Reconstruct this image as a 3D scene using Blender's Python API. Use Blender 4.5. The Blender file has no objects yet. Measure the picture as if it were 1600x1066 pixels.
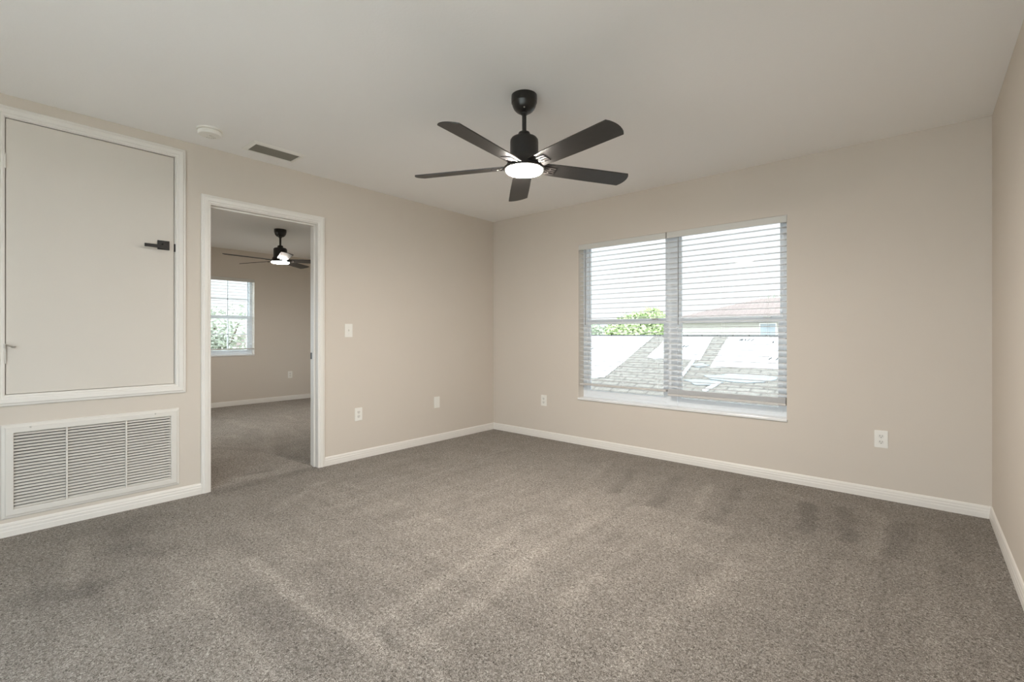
import bpy, bmesh, math, random
from mathutils import Vector, Matrix
from mathutils import noise as mnoise
random.seed(7)
PI = math.pi
R = math.radians
scn = bpy.context.scene
COL = scn.collection

# ------------------------------------------------------------------ camera, sky, exposure
CAMX, CAMY, CAMZ, YAW, FPX = 3.8053, -4.0464, 1.1175, .7155, 734.05
cam = bpy.data.cameras.new('camera')
camo = bpy.data.objects.new('camera', cam)
COL.objects.link(camo)
camo.location = (CAMX, CAMY, CAMZ)
camo.rotation_euler = (PI / 2, 0, YAW)
cam.sensor_width = 36
cam.lens = FPX / 1600 * 36
cam.shift_y = -10.7 / 1600
cam.clip_start = .02
scn.camera = camo

vs = scn.view_settings
vs.view_transform = 'Standard'
vs.look = 'None'
vs.gamma = 1
vs.use_curve_mapping = False
vs.exposure = 0.07

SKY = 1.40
SKY_FILL = 9.4
SUN = 9.0
LAMP = 455.0
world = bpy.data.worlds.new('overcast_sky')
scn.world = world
world.use_nodes = True
wn = world.node_tree
wn.nodes.clear()
o_ = wn.nodes.new('ShaderNodeOutputWorld')
b_ = wn.nodes.new('ShaderNodeBackground')
tc = wn.nodes.new('ShaderNodeTexCoord')
sp = wn.nodes.new('ShaderNodeVectorMath')
sp.operation = 'DOT_PRODUCT'
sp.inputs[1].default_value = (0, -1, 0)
mr = wn.nodes.new('ShaderNodeMapRange')          # sky raised everywhere but the front, added to fill the rooms with light
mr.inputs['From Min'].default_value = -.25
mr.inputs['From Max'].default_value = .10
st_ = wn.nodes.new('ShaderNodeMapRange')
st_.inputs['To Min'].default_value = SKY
st_.inputs['To Max'].default_value = SKY_FILL
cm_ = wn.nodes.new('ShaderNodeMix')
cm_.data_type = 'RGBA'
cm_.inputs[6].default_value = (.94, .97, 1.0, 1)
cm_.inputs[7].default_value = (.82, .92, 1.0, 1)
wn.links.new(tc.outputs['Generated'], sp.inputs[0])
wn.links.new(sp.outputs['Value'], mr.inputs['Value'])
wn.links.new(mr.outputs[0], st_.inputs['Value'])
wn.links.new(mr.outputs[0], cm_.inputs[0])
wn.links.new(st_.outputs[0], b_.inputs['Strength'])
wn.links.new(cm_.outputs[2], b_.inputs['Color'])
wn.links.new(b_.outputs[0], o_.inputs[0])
sun = bpy.data.lights.new('sun', 'SUN')
sun.energy = SUN
sun.angle = R(3)
sun.color = (1, .97, .92)
suno = bpy.data.objects.new('sun', sun)
COL.objects.link(suno)
suno.rotation_euler = Vector((.03, -.374, .927)).to_track_quat('Z', 'Y').to_euler()   # high behind the viewer's wall

cy = scn.cycles
cy.use_denoising = True
cy.max_bounces = 14
cy.diffuse_bounces = 10
cy.glossy_bounces = 4
cy.transmission_bounces = 8
cy.transparent_max_bounces = 24
cy.sample_clamp_indirect = 8
cy.caustics_reflective = False
cy.caustics_refractive = False


def portal(name, loc, rot, sx, sy):
    l = bpy.data.lights.new(name, 'AREA')
    l.shape = 'RECTANGLE'
    l.size, l.size_y = sx, sy
    l.cycles.is_portal = True
    o = bpy.data.objects.new(name, l)
    o.location = loc
    o.rotation_euler = rot
    COL.objects.link(o)


# ------------------------------------------------------------------ room measures (metres)
H = 2.44
W = 4.133
REAR = -5.60
FX = -4.29            # far wall of the next room
FY0, FY1 = -3.10, .15  # the next room runs between these y
WX0, WX1, WZ0, WZ1 = 1.184, 3.043, .455, 2.022      # big window opening
DY0, DY1, DZ = -2.952, -2.128, 2.058                 # rough doorway opening
HY0, HY1, HZ0, HZ1 = -3.929, -3.142, .778, 2.318     # hatch opening
VY0, VY1, VZ0, VZ1 = -1.76, -1.055, .775, 2.00       # window of the next room
RX0, RX1, RZ0, RZ1 = 1.9, 3.95, .06, 2.05  # rear window opening, unseen and added to bring in daylight
QY0, QY1, QZ0, QZ1 = -5.40, -4.55, .08, 2.10               # unseen glazed opening added in the right wall to light the room
portal('portal_front', ((WX0 + WX1) / 2, .17, (WZ0 + WZ1) / 2), (-PI / 2, 0, 0), WX1 - WX0, WZ1 - WZ0)
portal('portal_far', (FX - .17, (VY0 + VY1) / 2, (VZ0 + VZ1) / 2), (PI / 2, 0, -PI / 2), VY1 - VY0, VZ1 - VZ0)
SX0, SX1, SZ0, SZ1 = -3.2, -1.75, .25, 1.68            # unseen window added to light the next room
portal('portal_side', ((SX0 + SX1) / 2, FY0 - .17, (SZ0 + SZ1) / 2), (PI / 2, 0, 0), SX1 - SX0, SZ1 - SZ0)
portal('portal_right', (W + .17, (QY0 + QY1) / 2, (QZ0 + QZ1) / 2), (PI / 2, 0, PI / 2), QY1 - QY0, QZ1 - QZ0)               # for the glazing added behind the camera
portal('portal_rear', ((RX0 + RX1) / 2, REAR - .17, (RZ0 + RZ1) / 2), (PI / 2, 0, 0), RX1 - RX0, RZ1 - RZ0)


# ------------------------------------------------------------------ materials
def mat(name, col, rough=.5, metal=0, spec=.5, coat=0):
    m = bpy.data.materials.new(name)
    m.use_nodes = True
    p = m.node_tree.nodes['Principled BSDF']
    p.inputs['Base Color'].default_value = (*col, 1)
    p.inputs['Roughness'].default_value = rough
    p.inputs['Metallic'].default_value = metal
    p.inputs['Specular IOR Level'].default_value = spec
    p.inputs['Coat Weight'].default_value = coat
    return m


def nodes(m):
    return m.node_tree.nodes, m.node_tree.links, m.node_tree.nodes['Principled BSDF']


def mottle(m, c1, c2, scale, detail=3, bump=0, bscale=None, bdist=.001, rough=None):
    """base colour between two tones over object-space noise, with an optional fine bump"""
    n, l, p = nodes(m)
    t = n.new('ShaderNodeTexCoord')
    x = n.new('ShaderNodeTexNoise')
    x.inputs['Scale'].default_value = scale
    x.inputs['Detail'].default_value = detail
    r = n.new('ShaderNodeMix')
    r.data_type = 'RGBA'
    r.inputs[6].default_value = (*c1, 1)
    r.inputs[7].default_value = (*c2, 1)
    l.new(t.outputs['Object'], x.inputs['Vector'])
    l.new(x.outputs['Fac'], r.inputs[0])
    l.new(r.outputs[2], p.inputs['Base Color'])
    if bump:
        y = n.new('ShaderNodeTexNoise')
        y.inputs['Scale'].default_value = bscale
        y.inputs['Detail'].default_value = 2
        b = n.new('ShaderNodeBump')
        b.inputs['Strength'].default_value = bump
        b.inputs['Distance'].default_value = bdist
        l.new(t.outputs['Object'], y.inputs['Vector'])
        l.new(y.outputs['Fac'], b.inputs['Height'])
        l.new(b.outputs[0], p.inputs['Normal'])
    return m


M = {}
M['wall'] = mottle(mat('beige_wall_paint', (.6, .5, .4), .62, spec=.25), (.625, .565, .495), (.645, .585, .515), 2.2, 3, .10, 160, .0006)
M['ceil'] = mottle(mat('ceiling_paint', (.7, .7, .7), .9, spec=.1), (.885, .875, .86), (.90, .89, .875), 1.5, 3, .35, 75, .0016)
M['trim'] = mottle(mat('white_trim_paint', (.8, .8, .8), .35, spec=.4), (.755, .725, .68), (.78, .75, .705), 6, 2, .03, 90, .0003)
M['door'] = mottle(mat('white_door_paint', (.8, .8, .8), .45, spec=.35), (.645, .60, .54), (.665, .62, .56), 3, 2, .12, 90, .0006)
M['plastic'] = mottle(mat('white_plastic', (.8, .8, .78), .35), (.80, .78, .73), (.82, .80, .75), 30)
M['plastic2'] = mottle(mat('ivory_socket_plastic', (.75, .72, .66), .35), (.72, .70, .65), (.75, .73, .68), 30)
M['slot'] = mat('socket_slot', (.03, .025, .02), .6)
M['metal_white'] = mottle(mat('white_enamelled_steel', (.8, .79, .76), .35), (.70, .67, .62), (.73, .70, .65), 12)
M['dark_void'] = mat('duct_interior', (.05, .045, .04), .9)
M['vinyl'] = mottle(mat('white_aluminium_frame', (.8, .82, .85), .35), (.72, .75, .78), (.76, .79, .82), 10)
M['marble'] = mottle(mat('white_marble_sill', (.85, .85, .85), .2), (.88, .88, .87), (.74, .74, .75), 9, 6)
M['slat'] = mottle(mat('white_blind_slat', (.86, .86, .85), .35), (.70, .705, .71), (.73, .735, .74), 8)
M['valance'] = mottle(mat('off_white_valance', (.72, .71, .67), .45), (.62, .61, .57), (.65, .64, .60), 8)
M['rail'] = mottle(mat('blind_bottom_rail', (.8, .8, .8), .4), (.58, .555, .53), (.61, .585, .56), 8)
M['cord'] = mat('white_cord', (.8, .8, .8), .8)
M['wand'] = mat('smoky_clear_wand', (.30, .30, .30), .2)
M['black'] = mottle(mat('matt_black_metal', (.02, .02, .02), .42), (.012, .011, .010), (.020, .018, .016), 20)
M['canopy'] = mottle(mat('satin_black_canopy', (.015, .015, .013), .28), (.012, .011, .010), (.018, .017, .015), 20)
M['blade'] = mottle(mat('matt_black_blade', (.03, .028, .025), .45), (.020, .018, .016), (.034, .031, .028), 35, 4)
M['chrome'] = mat('brushed_nickel', (.62, .60, .56), .3, 1)
M['bracket'] = mottle(mat('black_blade_bracket', (.03, .03, .03), .5), (.028, .025, .023), (.04, .036, .033), 20)
M['shingle_dark'] = mat('dark_ridge_metal', (.06, .06, .06), .8)  # even dark grey of the ridge cap
M['trunk'] = mottle(mat('tree_bark', (.08, .06, .04), .9), (.06, .045, .03), (.12, .09, .06), 8)
M['deck'] = mottle(mat('pale_bounce_deck', (.6, .6, .58), .85), (.82, .82, .81), (.87, .87, .86), 3, 4)  # for the added deck that reflects daylight indoors
M['stucco'] = mottle(mat('cream_stucco', (.4, .35, .26), .9), (.44, .415, .37), (.47, .445, .40), 3)
M['house_glass'] = mat('dark_house_window', (.26, .29, .31), .3)
M['letter'] = mat('grey_print', (.02, .02, .022), .8)
M['duct_cloth'] = mat('filter_grey', (.12, .11, .10), .9)

# window glass: clear, with a weak mirror reflection
g = bpy.data.materials.new('window_glass')
g.use_nodes = True
gn, gl = g.node_tree.nodes, g.node_tree.links
gn.clear()
go = gn.new('ShaderNodeOutputMaterial')
gm = gn.new('ShaderNodeMixShader')
gt = gn.new('ShaderNodeBsdfTransparent')
gt.inputs[0].default_value = (.93, .95, .95, 1)
gg = gn.new('ShaderNodeBsdfGlossy')
gg.inputs['Roughness'].default_value = .02
gm.inputs[0].default_value = .05
gl.new(gt.outputs[0], gm.inputs[1])
gl.new(gg.outputs[0], gm.inputs[2])
gl.new(gm.outputs[0], go.inputs[0])
M['glass'] = g


def emit(name, col, strength):
    m = bpy.data.materials.new(name)
    m.use_nodes = True
    n, l, p = nodes(m)
    p.inputs['Base Color'].default_value = (.9, .9, .88, 1)
    p.inputs['Emission Color'].default_value = (*col, 1)
    p.inputs['Emission Strength'].default_value = strength
    m.cycles.emission_sampling = 'FRONT'
    return m


M['lamp'] = emit('lit_lamp_diffuser', (1, .91, .82), LAMP)
M['lamp2'] = emit('lit_lamp_diffuser_next_room', (1, .91, .82), LAMP * .42)


def leafmat(name, a, b, sc=.8):
    m = mat(name, a, .7, spec=.2)
    mottle(m, a, b, sc, 3)
    n, l, p = nodes(m)
    p.inputs['Subsurface Weight'].default_value = 0
    return m


M['leaf_bright'] = leafmat('bright_green_leaves', (.20, .28, .11), (.32, .38, .20))
M['leaf_grey'] = leafmat('grey_green_leaves', (.18, .22, .15), (.27, .31, .23))
M['leaf_pale'] = leafmat('pale_green_leaves', (.30, .34, .26), (.40, .43, .35))


M['leaf_faint'] = leafmat('silvery_green_leaves', (.30, .34, .27), (.46, .49, .42))


def brick_mat(name, c1, c2, mortar, scale, bw, bh, rough=.9, bump=.3):
    m = mat(name, c1, rough, spec=.2)
    n, l, p = nodes(m)
    t = n.new('ShaderNodeTexCoord')
    b = n.new('ShaderNodeTexBrick')
    b.inputs['Color1'].default_value = (*c1, 1)
    b.inputs['Color2'].default_value = (*c2, 1)
    b.inputs['Mortar'].default_value = (*mortar, 1)
    b.inputs['Scale'].default_value = scale
    b.inputs['Mortar Size'].default_value = .012
    b.inputs['Brick Width'].default_value = bw
    b.inputs['Row Height'].default_value = bh
    l.new(t.outputs['UV'], b.inputs['Vector'])
    x = n.new('ShaderNodeTexNoise')
    x.inputs['Scale'].default_value = 14
    x.inputs['Detail'].default_value = 4
    l.new(t.outputs['UV'], x.inputs['Vector'])
    mx = n.new('ShaderNodeMix')
    mx.data_type = 'RGBA'
    mx.blend_type = 'MULTIPLY'
    mx.inputs[0].default_value = .55
    cr = n.new('ShaderNodeValToRGB')
    cr.color_ramp.elements[0].position = .3
    cr.color_ramp.elements[0].color = (.55, .55, .55, 1)
    cr.color_ramp.elements[1].position = .7
    cr.color_ramp.elements[1].color = (1.35, 1.35, 1.35, 1)
    l.new(x.outputs['Fac'], cr.inputs[0])
    l.new(b.outputs['Color'], mx.inputs[6])
    l.new(cr.outputs[0], mx.inputs[7])
    l.new(mx.outputs[2], p.inputs['Base Color'])
    bu = n.new('ShaderNodeBump')
    bu.inputs['Strength'].default_value = bump
    bu.inputs['Distance'].default_value = .01
    l.new(b.outputs['Fac'], bu.inputs['Height'])
    bu.invert = True
    l.new(bu.outputs[0], p.inputs['Normal'])
    return m


M['shingle'] = brick_mat('weathered_grey_shingles', (.112, .107, .097), (.130, .125, .115), (.066, .063, .058), 1, .30, .14)
M['tile'] = brick_mat('pinkish_tan_roof_tiles', (.125, .103, .098), (.145, .12, .112), (.08, .066, .062), 1, .35, .30)
M['sheet'] = mottle(mat('white_roofing_underlay', (.55, .56, .57), .7), (.40, .415, .43), (.46, .475, .49), 1.2, 3)
M['ground'] = mottle(mat('pale_ground', (.3, .3, .26), .95), (.20, .22, .15), (.34, .33, .29), .15, 4)


def carpet():
    m = mat('grey_brown_frieze_carpet', (.3, .27, .23), .95, spec=.08)
    n, l, p = nodes(m)
    p.inputs['Sheen Weight'].default_value = .12
    p.inputs['Sheen Roughness'].default_value = .6
    p.inputs['Sheen Tint'].default_value = (.9, .85, .78, 1)
    t = n.new('ShaderNodeTexCoord')

    def noise(scale, detail, rough=.5, dist=0, vec=None):
        x = n.new('ShaderNodeTexNoise')
        x.inputs['Scale'].default_value = scale
        x.inputs['Detail'].default_value = detail
        x.inputs['Roughness'].default_value = rough
        x.inputs['Distortion'].default_value = dist
        l.new(vec or t.outputs['Object'], x.inputs['Vector'])
        return x.outputs['Fac']

    def ramp(fac, *stops):
        r = n.new('ShaderNodeValToRGB')
        e = r.color_ramp.elements
        while len(e) < len(stops):
            e.new(.5)
        for i, (pos, c) in enumerate(stops):
            e[i].position = pos
            e[i].color = (*c, 1) if isinstance(c, tuple) else (c, c, c, 1)
        l.new(fac, r.inputs[0])
        return r.outputs[0]

    def mul(a, b, f=1.0):
        x = n.new('ShaderNodeMix')
        x.data_type = 'RGBA'
        x.blend_type = 'MULTIPLY'
        x.inputs[0].default_value = f
        l.new(a, x.inputs[6])
        l.new(b, x.inputs[7])
        return x.outputs[2]
    # twisted yarn: worm-like cells of light and dark fibre
    yarn = noise(112, 3, .78, 1.3)
    base = ramp(yarn, (.33, (.040, .034, .028)), (.44, (.188, .167, .147)), (.54, (.31, .283, .255)), (.66, (.53, .492, .455)))
    fine = ramp(noise(330, 2, .7, .6), (.34, .50), (.66, 1.42))
    cloud = ramp(noise(5.5, 4, .6, .4), (.30, .90), (.70, 1.08))
    broad = ramp(noise(1.1, 2, .5, .2), (.30, .95), (.70, 1.05))
    c = mul(mul(mul(base, fine), cloud), broad)
    at = n.new('ShaderNodeAttribute')
    at.attribute_name = 'pile_lean_and_light'                       # brushed pile lean, plus light painted into the next room's carpet
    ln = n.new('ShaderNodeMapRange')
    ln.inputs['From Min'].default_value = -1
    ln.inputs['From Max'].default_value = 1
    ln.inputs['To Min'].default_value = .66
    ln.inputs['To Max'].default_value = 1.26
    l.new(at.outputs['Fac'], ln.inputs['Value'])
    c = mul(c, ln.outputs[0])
    l.new(c, p.inputs['Base Color'])
    bu = n.new('ShaderNodeBump')
    bu.inputs['Strength'].default_value = .9
    bu.inputs['Distance'].default_value = .006
    l.new(yarn, bu.inputs['Height'])
    l.new(bu.outputs[0], p.inputs['Normal'])
    return m


M['carpet'] = carpet()


# ------------------------------------------------------------------ mesh helpers
def link(name, bm, m, parent=None, smooth=False, loc=None):
    me = bpy.data.meshes.new(name)
    bmesh.ops.remove_doubles(bm, verts=bm.verts, dist=1e-6)
    bmesh.ops.recalc_face_normals(bm, faces=bm.faces)
    bm.to_mesh(me)
    bm.free()
    if smooth:
        for p in me.polygons:
            p.use_smooth = True
        try:
            me.set_sharp_from_angle(angle=R(38))
        except Exception:
            pass
    me.materials.append(m)
    o = bpy.data.objects.new(name, me)
    COL.objects.link(o)
    if parent:
        o.parent = parent
    if loc:
        o.location = loc
    return o


def thing(name, label, cat, loc=(0, 0, 0), rz=0, group=None):
    o = bpy.data.objects.new(name, None)
    o.empty_display_size = .1
    COL.objects.link(o)
    o.location = loc
    o.rotation_euler = (0, 0, rz)
    o['label'] = label
    o['category'] = cat
    if group:
        o['group'] = group
    return o


def tag(o, label, cat, group=None, kind=None):
    o['label'] = label
    o['category'] = cat
    if group:
        o['group'] = group
    if kind:
        o['kind'] = kind
    return o


def struct_root(name, label, loc=(0, 0, 0), cat='window', rz=0):
    o = thing(name, label, cat, loc, rz)
    o['kind'] = 'structure'
    return o


def struct(name, bm, m, label, cat, smooth=False):
    o = link(name, bm, m, None, smooth)
    o['kind'] = 'structure'
    o['label'] = label
    o['category'] = cat
    return o


def box(bm, x0, x1, y0, y1, z0, z1, bev=0):
    r = bmesh.ops.create_cube(bm, size=1)
    vs_ = r['verts']
    for v in vs_:
        v.co = Vector(((x0 + x1) / 2 + v.co.x * (x1 - x0), (y0 + y1) / 2 + v.co.y * (y1 - y0), (z0 + z1) / 2 + v.co.z * (z1 - z0)))
    if bev:
        es = {e for v in vs_ for e in v.link_edges}
        bmesh.ops.bevel(bm, geom=list(es), offset=bev, segments=2, affect='EDGES', profile=.5)
    return bm


def B(*a, **k):
    return box(bmesh.new(), *a, **k)


def lathe(bm, prof, seg=48, cx=0, cy=0, cz=0, axis='z'):
    rings = []
    for r, z in prof:
        if r < 1e-6:
            rings.append([bm.verts.new((cx, cy, cz + z))])
        else:
            rings.append([bm.verts.new((cx + r * math.cos(2 * PI * i / seg), cy + r * math.sin(2 * PI * i / seg), cz + z)) for i in range(seg)])
    for a, b in zip(rings, rings[1:]):
        if len(a) == 1 and len(b) == 1:
            continue
        for i in range(seg):
            j = (i + 1) % seg
            if len(a) == 1:
                bm.faces.new((a[0], b[i], b[j]))
            elif len(b) == 1:
                bm.faces.new((a[i], a[j], b[0]))
            else:
                bm.faces.new((a[i], a[j], b[j], b[i]))
    return bm


def prism(bm, pts, z0, z1, f=None):
    """extruded outline; f maps (x, y, z) to a point"""
    f = f or (lambda x, y, z: (x, y, z))
    lo = [bm.verts.new(f(x, y, z0)) for x, y in pts]
    hi = [bm.verts.new(f(x, y, z1)) for x, y in pts]
    n_ = len(pts)
    bm.faces.new(lo[::-1])
    bm.faces.new(hi)
    for i in range(n_):
        j = (i + 1) % n_
        bm.faces.new((lo[i], lo[j], hi[j], hi[i]))
    return bm


def tube(bm, a, b, r, seg=10):
    a, b = Vector(a), Vector(b)
    d = (b - a).normalized()
    u = d.orthogonal().normalized()
    v = d.cross(u)
    A = [bm.verts.new(a + (u * math.cos(t) + v * math.sin(t)) * r) for t in [2 * PI * i / seg for i in range(seg)]]
    Bv = [bm.verts.new(b + (u * math.cos(t) + v * math.sin(t)) * r) for t in [2 * PI * i / seg for i in range(seg)]]
    bm.faces.new(A[::-1])
    bm.faces.new(Bv)
    for i in range(seg):
        j = (i + 1) % seg
        bm.faces.new((A[i], A[j], Bv[j], Bv[i]))
    return bm


def holes(a0, a1, z0, z1, hs, f):
    """wall slab as a grid of boxes that leaves out the rectangles hs; f(bm, a0, a1, z0, z1) adds one box"""
    bm = bmesh.new()
    As = sorted({a0, a1, *[h[0] for h in hs], *[h[1] for h in hs]})
    for p, q in zip(As, As[1:]):
        cuts = sorted([(h[2], h[3]) for h in hs if h[0] <= p + 1e-6 and h[1] >= q - 1e-6])
        z = z0
        for c in cuts:
            if c[0] > z + 1e-6:
                f(bm, p, q, z, c[0])
            z = c[1]
        if z < z1 - 1e-6:
            f(bm, p, q, z, z1)
    return bm


def casing(bm, a0, a1, z0, z1, prof, f, closed=True):
    """mitred moulding around the rectangle; prof = [(offset outward, height off the wall)]; f(a, z, h) -> point"""
    rings = []
    for o, h in prof:
        if closed:
            pts = [(a0 - o, z0 - o), (a0 - o, z1 + o), (a1 + o, z1 + o), (a1 + o, z0 - o)]
        else:
            pts = [(a0 - o, z0), (a0 - o, z1 + o), (a1 + o, z1 + o), (a1 + o, z0)]
        rings.append([bm.verts.new(f(a, z, h)) for a, z in pts])
    m_ = len(prof)
    for k in range(m_ if not closed else m_):
        r0, r1 = rings[k], rings[(k + 1) % m_]
        for i in range(4 if closed else 3):
            j = (i + 1) % 4
            bm.faces.new((r0[i], r0[j], r1[j], r1[i]))
    if not closed:
        bm.faces.new([r[0] for r in rings])
        bm.faces.new([r[3] for r in rings][::-1])
    return bm


def run(bm, p0, p1, prof, nrm):
    """skirting profile [(out, z)] swept from p0 to p1 along the floor"""
    p0, p1, nrm = Vector((*p0, 0)), Vector((*p1, 0)), Vector((*nrm, 0))
    A = [bm.verts.new(p0 + nrm * o + Vector((0, 0, z))) for o, z in prof]
    Bv = [bm.verts.new(p1 + nrm * o + Vector((0, 0, z))) for o, z in prof]
    n_ = len(prof)
    for i in range(n_):
        j = (i + 1) % n_
        bm.faces.new((A[i], A[j], Bv[j], Bv[i]))
    bm.faces.new(A)
    bm.faces.new(Bv[::-1])
    return bm


# ------------------------------------------------------------------ setting: floor
STREAKS = [
 (0.05, 1, [(1.30, -3.15), (1.49, -3.14), (2.04, -3.13), (2.63, -3.07)]), (0.05, 0.7, [(2.22, -3.02), (2.08, -2.07)]),
 (0.05, 0.7, [(2.42, -3.02), (2.39, -2.32)]), (0.03, -0.8, [(2.29, -3.04), (2.61, -3.08)]),
 (0.05, 0.6, [(0.4, -2.33), (0.7, -2.76)]), (0.06, 0.6, [(2.68, -2.42), (2.68, -2.19)]),
 (0.07, 0.7, [(3.07, -2.59), (3.04, -2.26), (3.13, -1.6)]), (0.06, 0.6, [(2.34, -2.36), (2.32, -2.02), (2.32, -1.42)]),
 (0.05, 0.8, [(2.63, -0.44), (2.74, -1.14)]), (0.06, -0.9, [(3.44, -0.40), (3.51, -0.92)]), (0.06, -0.9, [(3.25, -0.45), (3.32, -0.94)]),
 (0.05, -0.6, [(2.82, -0.41), (2.89, -1.13)]), (0.07, 0.7, [(2.5, -1.20), (2.7, -1.23), (2.98, -1.21)]), (0.05, 0.6, [(3.06, -0.3), (3.22, -0.34)]),
 (0.06, -0.6, [(3.75, -0.44), (3.71, -1.0)]), (0.06, -0.6, [(2.37, -0.41), (2.49, -1.13)]), (0.06, -0.6, [(2.03, -0.48), (2.18, -1.07)]),
 (0.06, -0.5, [(3.93, -0.3), (3.97, -0.8)]), (0.05, 0.5, [(3.62, -0.35), (3.63, -1.05)]), (0.05, 0.5, [(1.75, -0.38), (1.9, -1.0)]),
 (0.05, 0.6, [(0.37, -3.66), (0.96, -3.75)]), (0.12, -0.6, [(0.25, -3.36), (0.59, -3.52), (0.84, -3.41)]), (0.12, -0.6, [(0.96, -3.86), (1.05, -3.71)]),
 (0.15, -0.6, [(1.7, -3.25), (2.25, -3.25)]), (0.12, 0.4, [(1.12, -3.34), (1.35, -3.3), (1.54, -3.54)]), (0.1, -0.4, [(1.38, -2.24), (1.35, -2.4)]),
 (0.1, -0.6, [(1.64, -2.93), (1.99, -2.98)]),
 (0.06, 0.8, [(-3.01, -1.84), (-2.44, -1.86), (-1.98, -1.76), (-1.16, -2.07)]), (0.06, 0.7, [(-1.95, -2.16), (-1.59, -2.13), (-1.09, -2.12), (-0.87, -2.16)]),
 (0.05, 0.6, [(-2.88, -1.35), (-2.72, -1.21), (-2.27, -1.32)]), (0.05, 0.6, [(-1.9, -1.55), (-1.39, -1.67)]), (0.07, -0.5, [(-1.41, -2.46), (-0.94, -2.22)]),
 (0.05, -0.9, [(-0.24, -2.62), (-0.21, -2.45)]), (0.08, 0.6, [(-0.14, -2.8), (-0.15, -2.38), (-0.3, -2.18)]), (0.08, -0.6, [(0.06, -2.9), (0.06, -2.55), (-.02, -2.2)]),
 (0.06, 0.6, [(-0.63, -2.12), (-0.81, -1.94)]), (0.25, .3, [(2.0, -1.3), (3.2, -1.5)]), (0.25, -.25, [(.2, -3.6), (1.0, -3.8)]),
]
for k in range(26):   # faint parallel passes of the vacuum cleaner
    x = .35 + .145 * k
    STREAKS.append((.028, random.choice((-.3, .25, .3)), [(x + random.uniform(-.05, .05), random.uniform(-2.6, -2.0)), (x + random.uniform(-.1, .05), random.uniform(-1.4, -.5))]))
for k in range(12):
    y = -2.2 - .15 * k
    STREAKS.append((.03, random.choice((-.3, .3)), [(random.uniform(.2, 1.0), y), (random.uniform(1.4, 3.4), y + random.uniform(-.1, .1))]))


def lean(x, y):
    nz = mnoise.noise_vector(Vector((x * 7, y * 7, 0))) * .025 + mnoise.noise_vector(Vector((x * 25, y * 25, 3))) * .012
    x += nz.x
    y += nz.y
    s = 0
    for w, a, pts in STREAKS:
        d = 9
        for (x0, y0), (x1, y1) in zip(pts, pts[1:]):
            if min(x0, x1) - .5 > x or max(x0, x1) + .5 < x or min(y0, y1) - .5 > y or max(y0, y1) + .5 < y:
                continue
            ux, uy = x1 - x0, y1 - y0
            t = max(0, min(1, ((x - x0) * ux + (y - y0) * uy) / (ux * ux + uy * uy + 1e-9)))
            d = min(d, math.hypot(x - x0 - t * ux, y - y0 - t * uy))
        if d < 9:
            s += a * math.exp(-(d / (w * .8)) ** 4)
    return max(-1, min(1, s * (.9 + .5 * mnoise.noise(Vector((x * 5, y * 5, 9))))))


def floor_grid():
    bm = bmesh.new()
    lay = bm.verts.layers.float.new('pile_lean_and_light')
    st = .02

    def patch(x0, x1, y0, y1, lit_bias=0):
        nx, ny = max(1, round((x1 - x0) / st)), max(1, round((y1 - y0) / st))
        g_ = []
        for i in range(nx + 1):
            row = []
            for j in range(ny + 1):
                x, y = x0 + (x1 - x0) * i / nx, y0 + (y1 - y0) * j / ny
                v = bm.verts.new((x, y, 0))
                v[lay] = lean(x, y) + lit_bias
                row.append(v)
            g_.append(row)
        for i in range(nx):
            for j in range(ny):
                bm.faces.new((g_[i][j], g_[i + 1][j], g_[i + 1][j + 1], g_[i][j + 1]))
    patch(-.05, W + .05, REAR - .05, .05)
    patch(FX - .05, -.05, FY0 - .05, FY1 + .05, .6)  # nap differs here; carpet also lightened to stand in for missing light
    # underside
    box(bm, FX - .1, W + .1, REAR - .1, .2, -.12, -.02)
    me = bpy.data.meshes.new('floor')
    bm.to_mesh(me)
    bm.free()
    me.materials.append(M['carpet'])
    o = bpy.data.objects.new('floor', me)
    COL.objects.link(o)
    o['kind'] = 'structure'
    o['label'] = 'grey brown carpet with vacuum streaks covering both rooms'
    o['category'] = 'carpet'


floor_grid()

# ------------------------------------------------------------------ setting: walls and ceiling
T = .115
struct('wall_back', holes(-.115, W + .15, 0, H, [(WX0, WX1, WZ0, WZ1)], lambda bm, a, b, c, d: box(bm, a, b, 0, .15, c, d)),
       M['wall'], 'beige wall holding the wide window with blinds', 'wall')
struct('wall_left', holes(REAR, 0, 0, H, [(DY0, DY1, 0, DZ), (HY0, HY1, HZ0, HZ1), (-3.90, -3.17, .15, .57)],
       lambda bm, a, b, c, d: box(bm, -T, 0, a, b, c, d)), M['wall'], 'beige wall with the doorway and white access door', 'wall')
struct('wall_right', holes(REAR - .15, .15, 0, H, [(QY0, QY1, QZ0, QZ1)], lambda bm, a, b, c, d: box(bm, W, W + .15, a, b, c, d)), M['wall'], 'bare beige wall at the right edge', 'wall')
struct('wall_rear', holes(-.115, W, 0, H, [(RX0, RX1, RZ0, RZ1)], lambda bm, a, b, c, d: box(bm, a, b, REAR - .15, REAR, c, d)),
       M['wall'], 'beige wall behind the viewer', 'wall')
struct('wall_far', holes(FY0 - .15, FY1 + .15, 0, H, [(VY0, VY1, VZ0, VZ1)], lambda bm, a, b, c, d: box(bm, FX - .15, FX, a, b, c, d)),
       M['wall'], 'beige wall of the next room with its small window', 'wall')
struct('wall_side_near', holes(FX, -T, 0, H, [(SX0, SX1, SZ0, SZ1)], lambda bm, a, b, c, d: box(bm, a, b, FY0 - .15, FY0, c, d)), M['wall'], 'side wall of the next room behind the access door', 'wall')
struct('wall_side_far', B(FX, -T, FY1, FY1 + .15, 0, H), M['wall'], 'side wall of the next room hidden by the door frame', 'wall')
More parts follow.
